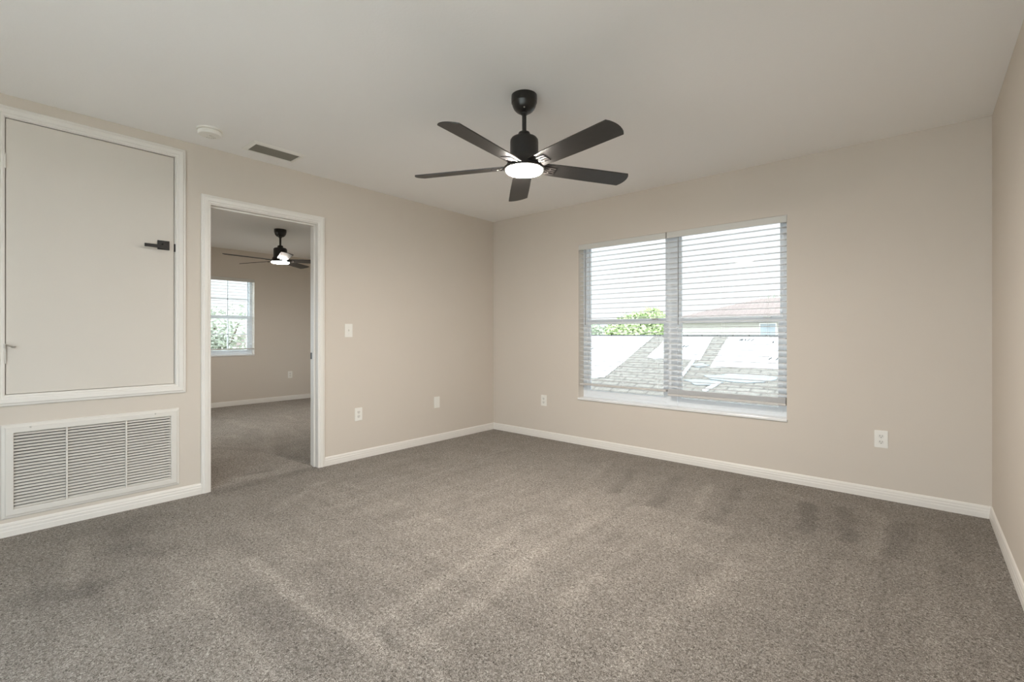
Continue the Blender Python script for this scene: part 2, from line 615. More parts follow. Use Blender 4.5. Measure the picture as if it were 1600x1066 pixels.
struct('ceiling', B(FX - .4, W + .4, REAR - .35, .5, H, H + .12), M['ceil'], 'off white lightly textured flat ceiling', 'ceiling')

SK = [(0, 0), (.013, 0), (.013, .030), (.0115, .034), (.0115, .047), (.009, .053), (.009, .062), (.005, .071), (0, .075)]


def skirt(name, p0, p1, nrm, label):
    struct(name, run(bmesh.new(), p0, p1, SK, nrm), M['trim'], label, 'baseboard')


skirt('baseboard_back', (0, 0), (W, 0), (0, -1), 'white moulded baseboard under the wide window')
skirt('baseboard_left', (0, -2.098), (0, 0), (1, 0), 'white moulded baseboard between the doorway and the room corner')
skirt('baseboard_left_front', (0, REAR), (0, -2.991), (1, 0), 'white moulded baseboard under the large air grille')
skirt('baseboard_right', (W, -4.2), (W, 0), (-1, 0), 'white moulded baseboard along the right hand wall')
skirt('baseboard_far', (FX, FY0), (FX, FY1), (1, 0), 'white baseboard of the room seen through the doorway')


# ------------------------------------------------------------------ setting: doorway trim
def fx(a, z, h):
    return (h, a, z)


CP = [(0, 0), (0, .009), (.006, .012), (.014, .012), (.018, .016), (.040, .018), (.046, .014), (.054, .013), (.059, .009), (.059, 0)]
d = struct_root('trim_1', 'white moulded casing around the open doorway', (0, (DY0 + DY1) / 2, 0), 'door frame')


def dl(bm):
    bmesh.ops.translate(bm, verts=bm.verts, vec=(0, -(DY0 + DY1) / 2, 0))
    return bm


IY0, IY1, IZ = -2.932, -2.148, 2.038
link('casing', dl(casing(bmesh.new(), IY0 - .001, IY1 + .001, .0, IZ + .006, CP, fx, False)), M['trim'], d)
link('casing', dl(casing(bmesh.new(), IY0 - .001, IY1 + .001, .0, IZ + .006, CP, lambda a, z, h: (-T - h, a, z), False)), M['trim'], d)
bm = bmesh.new()
box(bm, -T - .001, .001, DY0, IY0, 0, DZ)
box(bm, -T - .001, .001, IY1, DY1, 0, DZ)
box(bm, -T - .001, .001, DY0, DY1, IZ, DZ)
link('jamb', dl(bm), M['trim'], d)
bm = bmesh.new()
box(bm, -.075, -.040, IY0, IY0 + .011, 0, IZ, bev=.002)
box(bm, -.075, -.040, IY1 - .011, IY1, 0, IZ, bev=.002)
box(bm, -.075, -.040, IY0 + .011, IY1 - .011, IZ - .011, IZ, bev=.002)
link('door_stop', dl(bm), M['trim'], d)
sp_ = link('strike_plate', dl(B(-T - .004, -.083, IY1 - .003, IY1 + .002, .905, .960, bev=.001)), M['black'], d)
sp_['label'] = 'small black strike plate'

# ------------------------------------------------------------------ setting: hatch door high on the left wall
d = struct_root('door_1', 'white access door with black lever set high in the left wall', (0, (HY0 + HY1) / 2, HZ0), 'door')


def hl(bm):
    bmesh.ops.translate(bm, verts=bm.verts, vec=(0, -(HY0 + HY1) / 2, -HZ0))
    return bm


link('casing', hl(casing(bmesh.new(), HY0 + .001, HY1 + .001, HZ0, HZ1, CP, fx)), M['trim'], d)
bm = bmesh.new()
box(bm, -T, .002, HY0 - .0, HY0 + .004, HZ0, HZ1)
box(bm, -T, .002, HY1 - .004, HY1, HZ0, HZ1)
box(bm, -T, .002, HY0 + .004, HY1 - .004, HZ1 - .004, HZ1)
box(bm, -T, .002, HY0 + .004, HY1 - .004, HZ0, HZ0 + .004)
box(bm, -T, -T + .01, HY0, HY1, HZ0, HZ1)
link('jamb', hl(bm), M['trim'], d)
pn = link('door_panel', hl(B(-.037, -.001, HY0 + .0065, HY1 - .0075, HZ0 + .0065, HZ1 - .0085, bev=.0015)), M['door'], d)
h = link('door_handle', hl(B(-.001, .010, -3.241, -3.176, 1.679, 1.730 + .009, bev=.001)), M['black'], d)
h['label'] = 'matt black square rose with flat lever'
bm = bmesh.new()
tube(bm, (.008, -3.208, 1.709), (.046, -3.208, 1.709), .011, 20)
link('stem', hl(bm), M['black'], h)
link('lever', hl(B(.043, .055, -3.318, -3.196, 1.683, 1.704, bev=.0012)), M['black'], h)
lp = link('latch_plate', hl(B(-.02, .0035, HY1 - .006, HY1 + .0035, 1.674, 1.727, bev=.001)), M['black'], d)
lp['label'] = 'small black latch plate'
for z0, z1 in ((2.035, 2.112), (.958, 1.036)):
    bm = bmesh.new()
    tube(bm, (.005, HY0 + .004, z0), (.005, HY0 + .004, z1), .0045, 12)
    tube(bm, (.005, HY0 + .004, z0 - .003), (.005, HY0 + .004, z1 + .003), .003, 12)
    box(bm, -.001, .0025, HY0 - .012, HY0 + .004, z0, z1)
    hg = link('hinge', hl(bm), M['chrome'] if z0 < 1.5 else M['metal_white'], d)
    if z0 < 1.5:
        hg['label'] = 'nickel hinge with hinge pin door stop'
        bm = bmesh.new()
        tube(bm, (.006, HY0 + .003, 1.040), (.006, HY0 + .003, 1.064), .006, 12)
        tube(bm, (.008, HY0 + .004, 1.058), (.026, HY0 + .034, 1.046), .0035, 10)
        tube(bm, (.022, HY0 + .028, 1.048), (.030, HY0 + .040, 1.045), .0065, 12)
        link('pin_stop', hl(bm), M['chrome'], hg)

# ------------------------------------------------------------------ return air grille
gr = thing('air_grille', 'large white louvred return air grille low on the wall under the access door', 'vent', (0, -3.526, .094))


def gl_(bm):
    bmesh.ops.translate(bm, verts=bm.verts, vec=(0, 3.526, -.094))
    return bm


GP = [(0, 0), (0, .010), (.004, .012), (.030, .012), (.034, .009), (.046, .006), (.050, 0)]
link('frame', gl_(casing(bmesh.new(), -3.893, -3.167, .146, .568, GP, fx)), M['metal_white'], gr)
bm = bmesh.new()
box(bm, -.110, -.105, -3.899, -3.171, .151, .569)
box(bm, -.105, -.016, -3.899, -3.893, .151, .569)
box(bm, -.105, -.016, -3.177, -3.171, .151, .569)
box(bm, -.105, -.016, -3.893, -3.177, .151, .157)
box(bm, -.105, -.016, -3.893, -3.177, .563, .569)
bk = link('duct_opening', gl_(bm), M['dark_void'], gr)
bk['label'] = 'dark duct behind the louvres'
divs = [-3.893, -3.677, -3.402, -3.167]
for k in range(3):
    a, b = divs[k] + (.004 if k else 0), divs[k + 1] - (.004 if k < 2 else 0)
    bm = bmesh.new()
    for i in range(24):
        z = .150 + .0176 * i
        # louvre blade: front edge low, back edge high
        v = [(.007, z - .002), (.008, z - .0010), (-.007, z + .0095), (-.0082, z + .0088)]
        A = [bm.verts.new((x, a, zz)) for x, zz in v]
        Bv = [bm.verts.new((x, b, zz)) for x, zz in v]
        for q in range(4):
            w = (q + 1) % 4
            bm.faces.new((A[q], A[w], Bv[w], Bv[q]))
        bm.faces.new(A)
        bm.faces.new(Bv[::-1])
    link('louvre_panel', gl_(bm), M['metal_white'], gr)
for y in divs[1:3]:
    link('divider', gl_(B(-.014, .010, y - .004, y + .004, .146, .568, bev=.001)), M['metal_white'], gr)
for y in (-3.827, -3.253):
    bm = bmesh.new()
    lathe(bm, [(0, 0), (.0045, 0), (.0045, .001), (.003, .0025), (0, .003)], 16)
    bmesh.ops.rotate(bm, verts=bm.verts, cent=(0, 0, 0), matrix=Matrix.Rotation(PI / 2, 3, 'Y'))
    bmesh.ops.translate(bm, verts=bm.verts, vec=(.0115, y, .594))
    link('screw', gl_(bm), M['chrome'], gr)


# ------------------------------------------------------------------ electrical plates (built facing +x, local origin at plate centre on the wall)
def rrect(w, h, r, n=5):
    pts = []
    for cx_, cy_, a0 in ((w / 2 - r, h / 2 - r, 0), (-w / 2 + r, h / 2 - r, 90), (-w / 2 + r, -h / 2 + r, 180), (w / 2 - r, -h / 2 + r, 270)):
        for i in range(n + 1):
            a = R(a0 + 90 * i / n)
            pts.append((cx_ + r * math.cos(a), cy_ + r * math.sin(a)))
    return pts


def plate_bm(w=.073, h=.116):
    bm = bmesh.new()
    f0 = lambda x, y, z: (z, x, y)
    prism(bm, rrect(w, h, .004), 0, .004, f0)
    prism(bm, rrect(w - .005, h - .005, .003), .004, .0055, f0)
    return bm


def outlet(label, loc, rz, group):
    t = thing('electrical_outlet', label, 'outlet', loc, rz, group)
    link('cover_plate', plate_bm(), M['plastic'], t)
    for s in (-1, 1):
        bm = bmesh.new()
        pts = [(.0155 * math.cos(a), max(-.0125, min(.0125, .0165 * math.sin(a)))) for a in [2 * PI * i / 28 for i in range(28)]]
        prism(bm, pts, .005, .0075, lambda x, y, z: (z, x, y + s * .0195))
        rc = link('receptacle', bm, M['plastic2'], t)
        bm = bmesh.new()
        for yy, hh in ((-.0065, .0045), (.0065, .0038)):
            box(bm, .0072, .0079, yy - .0012, yy + .0012, s * .0195 + .003 - hh, s * .0195 + .003 + hh)
        prism(bm, [(.0026 * math.cos(2 * PI * i / 12), .0026 * math.sin(2 * PI * i / 12)) for i in range(12)], .0072, .0079,
              lambda x, y, z: (z, x, y + s * .0195 - .0075))
        sl = link('slot', bm, M['slot'], rc)
    bm = bmesh.new()
    prism(bm, [(.0022 * math.cos(2 * PI * i / 12), .0022 * math.sin(2 * PI * i / 12)) for i in range(12)], .0052, .0066, lambda x, y, z: (z, x, y))
    link('screw', bm, M['chrome'], t)
    return t


OG = 'duplex electrical outlets'
outlet('white duplex outlet low on the wall beside the doorway, below the light switch', (0, -1.769, .399), 0, OG)
outlet('white duplex outlet between the room corner and the wide window', (.745, 0, .404), -PI / 2, OG)
outlet('white duplex outlet low on the wall right of the wide window', (3.605, 0, .406), -PI / 2, OG)
outlet('white duplex outlet on the far wall of the room beyond the doorway', (FX, -.49, .430), 0, OG)
t = thing('light_switch', 'white toggle light switch on the wall beside the doorway', 'switch', (0, -1.866, 1.150))
link('cover_plate', plate_bm(), M['plastic'], t)
bm = bmesh.new()
prism(bm, rrect(.010, .024, .001), .0052, .0062, lambda x, y, z: (z, x, y))
link('toggle_surround', bm, M['plastic2'], t)
bm = bmesh.new()
prism(bm, [(.005, -.004), (.015, .003), (.014, .007), (.005, .005)], -.0032, .0032, lambda x, y, z: (x, z, y))
link('toggle', bm, M['plastic'], t)
for z in (-.030, .030):
    bm = bmesh.new()
    prism(bm, [(.0022 * math.cos(2 * PI * i / 12), .0022 * math.sin(2 * PI * i / 12)) for i in range(12)], .0052, .0066, lambda x, y, zz: (zz, x, y + z))
    link('screw', bm, M['chrome'], t)
t = thing('blank_wall_plate', 'blank white wall plate low on the wall near the room corner', 'wall plate', (0, -.864, .408))
link('cover_plate', plate_bm(), M['plastic'], t)
for z in (-.030, .030):
    bm = bmesh.new()
    prism(bm, [(.0022 * math.cos(2 * PI * i / 12), .0022 * math.sin(2 * PI * i / 12)) for i in range(12)], .0052, .0062, lambda x, y, zz: (zz, x, y + z))
    link('screw', bm, M['plastic2'], t)


# ------------------------------------------------------------------ ceiling fan (origin on the ceiling)
def blade_f(phi, zb=-.392, pitch=.207):
    ca, sa = math.cos(phi), math.sin(phi)

    def f(u, w, t):
        # u along the blade, w across (+ = counter-clockwise side, which hangs lower), t thickness
        z = zb - w * math.sin(pitch) + t * math.cos(pitch)
        v = w * math.cos(pitch) + t * math.sin(pitch)
        return (u * ca - v * sa, u * sa + v * ca, z)
    return f


def make_fan(label, loc, phase, lampmat, group):
    t = thing('ceiling_fan', label, 'ceiling fan', loc, 0, group)
    cn = link('canopy', lathe(bmesh.new(), [(0, 0), (.071, 0), (.0718, -.022), (.0705, -.040), (.0672, -.043), (.0645, -.058), (.057, -.073), (.046, -.085), (.035, -.092), (.028, -.094), (0, -.094)]), M['canopy'], t, True)
    for a in (-50, 130):
        bm = bmesh.new()
        bmesh.ops.create_uvsphere(bm, u_segments=12, v_segments=8, radius=.0045)
        bmesh.ops.translate(bm, verts=bm.verts, vec=(.046 * math.cos(R(a)), .046 * math.sin(R(a)), -.083))
        link('screw', bm, M['chrome'], cn, True)
    link('hanger_ball', lathe(bmesh.new(), [(0, -.088), (.019, -.090), (.021, -.097), (.018, -.104), (.012, -.108), (0, -.108)], 32), M['black'], t, True)
    link('downrod', lathe(bmesh.new(), [(0, -.09), (.0122, -.09), (.0122, -.21), (0, -.21)], 24), M['black'], t, True)
    link('coupling', lathe(bmesh.new(), [(0, -.200), (.020, -.200), (.030, -.204), (.033, -.210), (.033, -.232), (.036, -.240), (0, -.240)], 40), M['black'], t, True)
    link('motor_housing', lathe(bmesh.new(), [(0, -.232), (.058, -.233), (.070, -.237), (.0765, -.246), (.078, -.258), (.078, -.335), (.080, -.345), (.086, -.356), (.092, -.366), (.096, -.378), (.098, -.398), (0, -.398)]), M['black'], t, True)
    lk = link('light_kit', lathe(bmesh.new(), [(0, -.396), (.098, -.396), (.110, -.398), (.1145, -.402), (.1145, -.409), (.111, -.412), (.1025, -.413), (0, -.413)]), M['black'], t, True)
    df = link('diffuser', lathe(bmesh.new(), [(0, -.4125), (.1015, -.4125), (.1015, -.419), (.097, -.424), (.08, -.427), (.04, -.429), (0, -.429)]), lampmat, lk, True)
    df['label'] = 'glowing white round light diffuser'
    for k in range(5):
        f = blade_f(phase + k * 2 * PI / 5)
        bm = bmesh.new()
        # outline: slim root, widening to a blade whose tip bulges
        pts = [(.084, -.044), (.090, -.050), (.20, -.058), (.40, -.063), (.60, -.065), (.634, -.0655)]
        for i in range(1, 8):
            s = -1 + 2 * i / 8
            pts.append((.636 + .020 * (1 - s * s), .0655 * s))
        pts += [(.634, .0655), (.60, .065), (.40, .063), (.20, .058), (.090, .050), (.084, .044)]
        prism(bm, pts, -.003, .003, f)
        bl = link('blade', bm, M['blade'], t)
        bm = bmesh.new()
        # bracket under the blade: a plate with three raised fingers between slots
        prism(bm, [(.100, -.030), (.116, -.034), (.122, -.036), (.122, .036), (.116, .034), (.100, .030)], -.0075, -.003, f)
        for c in (-.027, -.009, .009, .027):
            prism(bm, [(.118, c - .0058), (.176, c - .0050), (.184, c - .003), (.186, c), (.184, c + .003), (.176, c + .0050), (.118, c + .0058)], -.0075, -.0028, f)
        prism(bm, [(.176, -.030), (.186, -.030), (.188, 0), (.186, .030), (.176, .030)], -.0055, -.0028, f)
        br = link('blade_bracket', bm, M['bracket'], bl)
        for u_, w_ in ((.150, -.018), (.150, .018), (.125, 0)):
            bm = bmesh.new()
            prism(bm, [(u_ + .004 * math.cos(2 * PI * i / 10), w_ + .004 * math.sin(2 * PI * i / 10)) for i in range(10)], -.0095, -.0028, f)
            link('screw', bm, M['chrome'], bl)
    return t


FG = 'black five blade ceiling fans'
make_fan('black five blade ceiling fan with lit round lamp in the near room', (2.146, -2.034, H), -.2553 + .0698, M['lamp'], FG)
make_fan('black ceiling fan with lit lamp seen through the doorway', (-2.307, -1.483, H), R(272), M['lamp2'], FG)

# ------------------------------------------------------------------ smoke detector and ceiling vent
t = thing('smoke_detector', 'round white smoke detector on the ceiling above the access door', 'smoke detector', (.336, -3.035, H))
link('mounting_ring', lathe(bmesh.new(), [(0, 0), (.072, 0), (.072, -.006), (.070, -.009), (0, -.009)]), M['plastic'], t, True)
b2 = link('body', lathe(bmesh.new(), [(0, -.009), (.058, -.009), (.058, -.014), (.066, -.016), (.067, -.030), (.063, -.037), (.055, -.040), (.024, -.0405), (.022, -.0385), (.018, -.0385), (0, -.0385)]), M['plastic'], t, True)
bm = bmesh.new()
lathe(bm, [(0, -.038), (.011, -.038), (.011, -.0415), (.009, -.0425), (0, -.0425)], 24, .012, .006)
link('test_button', bm, M['plastic2'], t, True)
bm = bmesh.new()
for i in range(5):
    a = R(110 + i * 20)
    p0 = Vector((.030 * math.cos(a), .030 * math.sin(a), -.0400))
    p1 = Vector((.040 * math.cos(a), .040 * math.sin(a), -.0402))
    tube(bm, p0, p1, .0011, 6)
link('sounder_slots', bm, M['slot'], t)['label'] = 'fine dark sounder slots'

t = thing('ceiling_vent', 'rectangular white ceiling air vent with dark louvres', 'vent', (.27, -2.605, H))


def fc(a, b, h):
    return (b, a, -h)


link('frame', casing(bmesh.new(), -.152, .152, -.078, .078, [(0, 0), (0, .010), (.003, .013), (.016, .010), (.026, .004), (.030, 0)], fc), M['plastic'], t)
link('duct_opening', B(-.078, .078, -.152, .152, -.0015, -.0005), M['dark_void'], t)['label'] = 'dark duct opening'
bm = bmesh.new()
for i in range(13):
    x = -.072 + .012 * i
    v = [(x + .005, -.0012), (x + .004, -.0012), (x - .005, -.0080), (x - .004, -.0080)]
    A = [bm.verts.new((a, -.151, b)) for a, b in v]
    Bv = [bm.verts.new((a, .151, b)) for a, b in v]
    for q in range(4):
        w = (q + 1) % 4
        bm.faces.new((A[q], A[w], Bv[w], Bv[q]))
    bm.faces.new(A)
    bm.faces.new(Bv[::-1])
M['louvre_grey'] = mottle(mat('taupe_vent_louvre', (.3, .28, .24), .5), (.22, .205, .17), (.25, .235, .20), 12)
link('louvre_panel', bm, M['louvre_grey'], t)


# ------------------------------------------------------------------ windows
def window(name, label, w, h, loc, rz, lights=2, muntins=False, mull=.10):
    """single-hung window, local x along the wall, local -y into the room, frame between y=.095 and y=.14"""
    d = struct_root(name, label, loc, 'window', rz)
    f = lambda a, z, hh: (a, .14 - hh, z)
    link('window_frame', casing(bmesh.new(), .045, w - .045, .045, h - .018, [(-.002, 0), (-.002, .035), (.002, .045), (.045, .045), (.045, 0)], f), M['vinyl'], d)
    cells = []
    if lights == 2:
        c = w / 2 + .005
        link('mullion', B(c - mull / 2, c + mull / 2, .090, .14, .02, h - .01, bev=.003), M['vinyl'], d)
        cells = [(.045, c - mull / 2), (c + mull / 2, w - .045)]
    else:
        cells = [(.045, w - .045)]
    zm = h * .5
    for a, b in cells:
        for k, (z0, z1, yo) in enumerate(((.045, zm + .028, .100), (zm - .025, h - .018, .118))):
            bm = bmesh.new()
            rw = .032 if k == 0 else .022
            g2 = lambda aa, zz, hh: (aa, yo + .018 - hh, zz)
            casing(bm, a + rw, b - rw, z0 + (.045 if k == 0 else .05), z1 - (.050 if k == 0 else .010),
                   [(-.003, 0), (-.003, .012), (0, .018), (rw, .018), (rw, 0)], g2)
            if k == 0:
                box(bm, a, b, yo - .003, yo + .018, z0, z0 + .03)
            s = link('sash', bm, M['vinyl'], d)
            link('glass_pane', B(a + rw - .002, b - rw + .002, yo + .008, yo + .011, z0 + .03, z1 - .02), M['glass'], s)
            if muntins:
                bm = bmesh.new()
                cm = (a + b) / 2 + .0
                box(bm, cm - .008, cm + .008, yo + .003, yo + .016, z0 + .03, z1 - .02)
                zc = (z0 + z1) / 2
                box(bm, a + rw, b - rw, yo + .003, yo + .016, zc - .008, zc + .008)
                link('muntin', bm, M['vinyl'], s)
        if lights == 2:
            bm = bmesh.new()
            box(bm, (a + b) / 2 + .28, (a + b) / 2 + .33, .088, .100, zm + .012, zm + .024, bev=.002)
            link('sash_lock', bm, M['chrome'], d)
    link('window_sill', B(0 if rz else -.004, w if rz else w + .004, -.014, .10, 0, .020, bev=.003), M['marble'], d)
    return d


window('window_1', 'wide white double window in the back wall', WX1 - WX0, WZ1 - WZ0, (WX0, 0, WZ0), 0)
window('window_2', 'small white gridded window in the next room', VY1 - VY0, VZ1 - VZ0, (FX, VY0, VZ0), PI / 2, 1, True)
window('added_window_3', 'wide white window added behind the viewer to brighten the room', RX1 - RX0, RZ1 - RZ0, (RX1, REAR, RZ0), PI)
window('added_window_5', 'tall glazed opening added in the right wall behind the viewer for light', QY1 - QY0, QZ1 - QZ0, (W, QY1, QZ0), -PI / 2)
window('added_window_4', 'window added in the unseen side wall to light the next room', SX1 - SX0, SZ1 - SZ0, (SX1, FY0, SZ0), PI)
struct('bounce_deck', holes(-.2, W + 3.2, REAR - 3.2, -3.2, [(-.2, W + .16, REAR - .16, -3.2)], lambda bm, a, b, c, d: box(bm, a, b, c, d, -.14, -.02)), M['deck'], 'pale deck added outside behind the viewer to bounce daylight in', 'deck')  # unseen reflector deck, added to throw daylight up to the ceiling


# ------------------------------------------------------------------ blinds
def slat_bm(w, dpt=.050, th=.0036, tilt=0.0):
    bm = bmesh.new()
    n_ = 6
    top, bot = [], []
    for i in range(n_ + 1):
        s = -1 + 2 * i / n_
        y = s * dpt / 2
        crown = .0028 * (1 - s * s)
        z = crown + y * math.tan(tilt)
        e = th / 2 * (1 if abs(s) < .99 else .5)
        top.append((y, z + e))
        bot.append((y, z - e))
    prof = top + bot[::-1]
    A = [bm.verts.new((0, y, z)) for y, z in prof]
    Bv = [bm.verts.new((w, y, z)) for y, z in prof]
    m_ = len(prof)
    for q in range(m_):
        r_ = (q + 1) % m_
        bm.faces.new((A[q], A[r_], Bv[r_], Bv[q]))
    bm.faces.new(A)
    bm.faces.new(Bv[::-1])
    return bm


def blind(label, loc, rz, w, ztop, zrail, pitch, stacked, wandx, wandlen, val=.052, tilt=0.0, ladders=(.1, .5, .9), group='white slatted window blinds', railcol='rail'):
    """local x along the window, y = 0 at the wall face (+ = outward); z relative to the opening top"""
    t = thing('window_blind', label, 'blind', loc, rz, group)
    yc = .034
    link('headrail', B(.002, w - .002, .008, .060, ztop - .045, ztop - .002, bev=.002), M['slat'], t)
    link('valance', B(-.003, w + .003, -.004, .005, ztop - val, ztop, bev=.0015), M['valance'], t)
    r = link('bottom_rail', B(0, w, yc - .026, yc + .026, zrail, zrail + .019, bev=.004), M[railcol], t)
    z = zrail + .019 + .003
    sm = None
    zs = []
    for i in range(stacked):
        zs.append(z)
        z += .0048
    top = ztop - .085
    z += .5 * pitch if stacked else pitch * .8
    n_ = int((top - z) / pitch) + 1
    st = (top - z) / max(1, n_ - 1)
    for i in range(n_):
        zs.append(z + st * i)
    for q in zs:
        if sm is None:
            o = link('slat', slat_bm(w - .006, tilt=tilt), M['slat'], t, True)
            sm = o
        else:
            o = sm.copy()
            COL.objects.link(o)
            o.parent = t
        o.location = (.003, yc, q)
    for fr in ladders:
        bm = bmesh.new()
        for yy in (yc - .0265, yc + .0265):
            tube(bm, (w * fr, yy, zrail + .01), (w * fr, yy, ztop - .045), .0007, 5)
        link('ladder_cord', bm, M['cord'], t)
    if wandx is not None:
        bm = bmesh.new()
        tube(bm, (wandx, .001, ztop - .05), (wandx, .001, ztop - .05 - wandlen), .0042, 6)
        tube(bm, (wandx, .001, ztop - .05), (wandx, .02, ztop - .03), .002, 6)
        link('tilt_wand', bm, M['wand'], t)
    return t


ZT = 2.020
blind('left of the two white slatted blinds on the wide window', (WX0 + .006, 0, 0), 0, .907, ZT, .603, .0466, 0, .073, .76)
blind('right of the two white slatted blinds on the wide window, hanging slightly lower', (WX0 + .926, 0, 0), 0, .925, ZT, .571, .0466, 8, .100, .77, ladders=(.10, .5, .86))
blind('white slatted blind on the small window of the next room', (FX, VY0 + .006, 0), PI / 2, VY1 - VY0 - .012, VZ1 - .002, VZ0 + .10, .0466, 0, None, 0, ladders=(.2, .8))
bm = bmesh.new()
box(bm, WX1 - .008, WX1 - .001, -.004, .03, 1.965, 2.018)
box(bm, WX1 - .012, WX1 + .001, -.007, .0, 2.012, 2.020)
tag(link('blind_bracket', bm, M['chrome']), 'small metal blind bracket at the top right window corner', 'bracket')


# ------------------------------------------------------------------ outside: ground, the lower roof, sheets, neighbours, trees
struct('ground', B(-40, 40, -30, 60, -3.2, -3.0), M['ground'], 'pale ground far below outside', 'ground')
RS, RY, RZ = .25, 6.0, 1.10


def rz_(y):
    return RZ - RS * (RY - y)


def uvplane(bm, quads, uvs):
    lay = bm.loops.layers.uv.verify()
    for q, u in zip(quads, uvs):
        f_ = bm.faces.new([bm.verts.new(p) for p in q])
        for l_, c_ in zip(f_.loops, u):
            l_[lay].uv = c_


def slab_uv(name, pts, th, m, parent=None):
    """thick roof slab from a planar outline; uv in metres from x and slope length"""
    bm = bmesh.new()
    prism_lo = [bm.verts.new((x, y, z - th)) for x, y, z in pts]
    prism_hi = [bm.verts.new((x, y, z)) for x, y, z in pts]
    n_ = len(pts)
    bm.faces.new(prism_lo[::-1])
    bm.faces.new(prism_hi)
    for i in range(n_):
        j = (i + 1) % n_
        bm.faces.new((prism_lo[i], prism_lo[j], prism_hi[j], prism_hi[i]))
    lay = bm.loops.layers.uv.verify()
    for f_ in bm.faces:
        for l_ in f_.loops:
            c_ = l_.vert.co
            l_[lay].uv = (c_.x + .3 * c_.z, math.hypot(c_.y, c_.z) * (1 if c_.y > 0 else -1))
    return link(name, bm, m, parent)


lr = thing('lower_roof', 'weathered grey shingle roof just outside the wide window', 'roof', (1.5, .2, rz_(.2)))


def L_(pts, o=(1.5, .2, rz_(.2))):
    return [(x - o[0], y - o[1], z - o[2]) for x, y, z in pts]


slab_uv('front_slope', L_([(-5, .2, rz_(.2)), (7, .2, rz_(.2)), (7, RY, rz_(RY)), (-5, RY, rz_(RY))]), .06, M['shingle'], lr)
slab_uv('back_slope', L_([(-5, RY, rz_(RY)), (7, RY, rz_(RY)), (7, RY + 4, rz_(RY) - 1.0), (-5, RY + 4, rz_(RY) - 1.0)]), .06, M['shingle'], lr)
bm = bmesh.new()
for k in range(40):
    x0 = -5 + .3 * k
    box(bm, x0, x0 + .285, RY - .12, RY + .12, rz_(RY) - .028, rz_(RY) + .004)
bmesh.ops.translate(bm, verts=bm.verts, vec=(-1.5, -.2, -rz_(.2)))
link('ridge_cap', bm, M['shingle_dark'], lr)

SHEETS = [
 ('white roofing sheet at left, reaching down towards the sill', [(-3.4, 5.85), (-.62, 5.80), (-.29, 3.09), (-.75, 2.85), (-3.2, 2.9)]),
 ('short white roofing sheet between two bare strips of shingle', [(-.30, 5.80), (.64, 5.78), (.92, 4.28), (.10, 4.22), (-.06, 4.26)]),
 ('white printed roofing sheet at right below the neighbouring house', [(.94, 5.80), (4.6, 5.80), (4.9, 3.98), (2.27, 3.97), (1.22, 3.87)]),
]
for lab, pts in SHEETS:
    bm = bmesh.new()
    cx_, cy_ = sum(p[0] for p in pts) / len(pts), sum(p[1] for p in pts) / len(pts)
    dens = []
    for (x0, y0), (x1, y1) in zip(pts, pts[1:] + pts[:1]):
        for q in range(6):
            u = q / 6
            dens.append((x0 + (x1 - x0) * u + random.uniform(-.012, .012), y0 + (y1 - y0) * u + random.uniform(-.012, .012)))
    prism(bm, dens, .004, .012, lambda x, y, z: (x - cx_, y - cy_, rz_(y) - rz_(cy_) + z + .004 * math.sin(x * 5 + y * 3)))
    o = link('roofing_sheet', bm, M['sheet'])
    o.location = (cx_, cy_, rz_(cy_))
    tag(o, lab, 'roofing sheet', 'white roofing sheets')
    # rows of faint print that cannot be read at this distance
    rows = {0: [(-2.4, 4.7, 9), (-1.9, 3.7, 7)], 1: [(.0, 5.0, 4)], 2: [(1.8, 5.35, 12), (1.95, 4.35, 14), (1.2, 5.5, 3)]}[SHEETS.index((lab, pts))]
    bm = bmesh.new()
    for x, y, n_ in rows:
        for k in range(n_):
            wv = random.uniform(.03, .055)
            xx = x + k * .105
            for s_ in range(random.choice((1, 2, 2))):
                sx = xx + s_ * wv
                sh = random.uniform(-.03, .03)
                prism(bm, [(sx, y), (sx + .028, y), (sx + .028 + sh, y + .13), (sx + sh, y + .13)], .020, .023,
                      lambda a, b, z: (a - cx_, b - cy_, rz_(b) - rz_(cy_) + z + .004 * math.sin(a * 5 + b * 3)))
            if random.random() < .6:
                prism(bm, [(xx, y + .06), (xx + wv, y + .06), (xx + wv, y + .075), (xx, y + .075)], .020, .023,
                      lambda a, b, z: (a - cx_, b - cy_, rz_(b) - rz_(cy_) + z + .004 * math.sin(a * 5 + b * 3)))
    link('print', bm, M['letter'], o)['label'] = 'rows of small grey print'
BAT = [((.80, 4.25), (.93, 3.32)), ((1.55, 3.14), (1.46, 2.79))]
for k, ((x0, y0), (x1, y1)) in enumerate(BAT):
    bm = bmesh.new()
    prism(bm, [(x0, y0), (x0 + .05, y0), (x1 + .05, y1), (x1, y1)], .005, .03, lambda x, y, z: (x - x0, y - y0, rz_(y) - rz_(y0) + z))
    o = link('roof_batten', bm, M['sheet'])
    o.location = (x0, y0, rz_(y0))
    tag(o, ['longer white batten lying on the shingles beside the mullion', 'short white batten lying low on the shingles'][k], 'batten', 'white battens on the roof')
M['blue_film'] = mottle(mat('pale_blue_film', (.3, .34, .38), .5), (.125, .145, .155), (.16, .18, .195), 4)
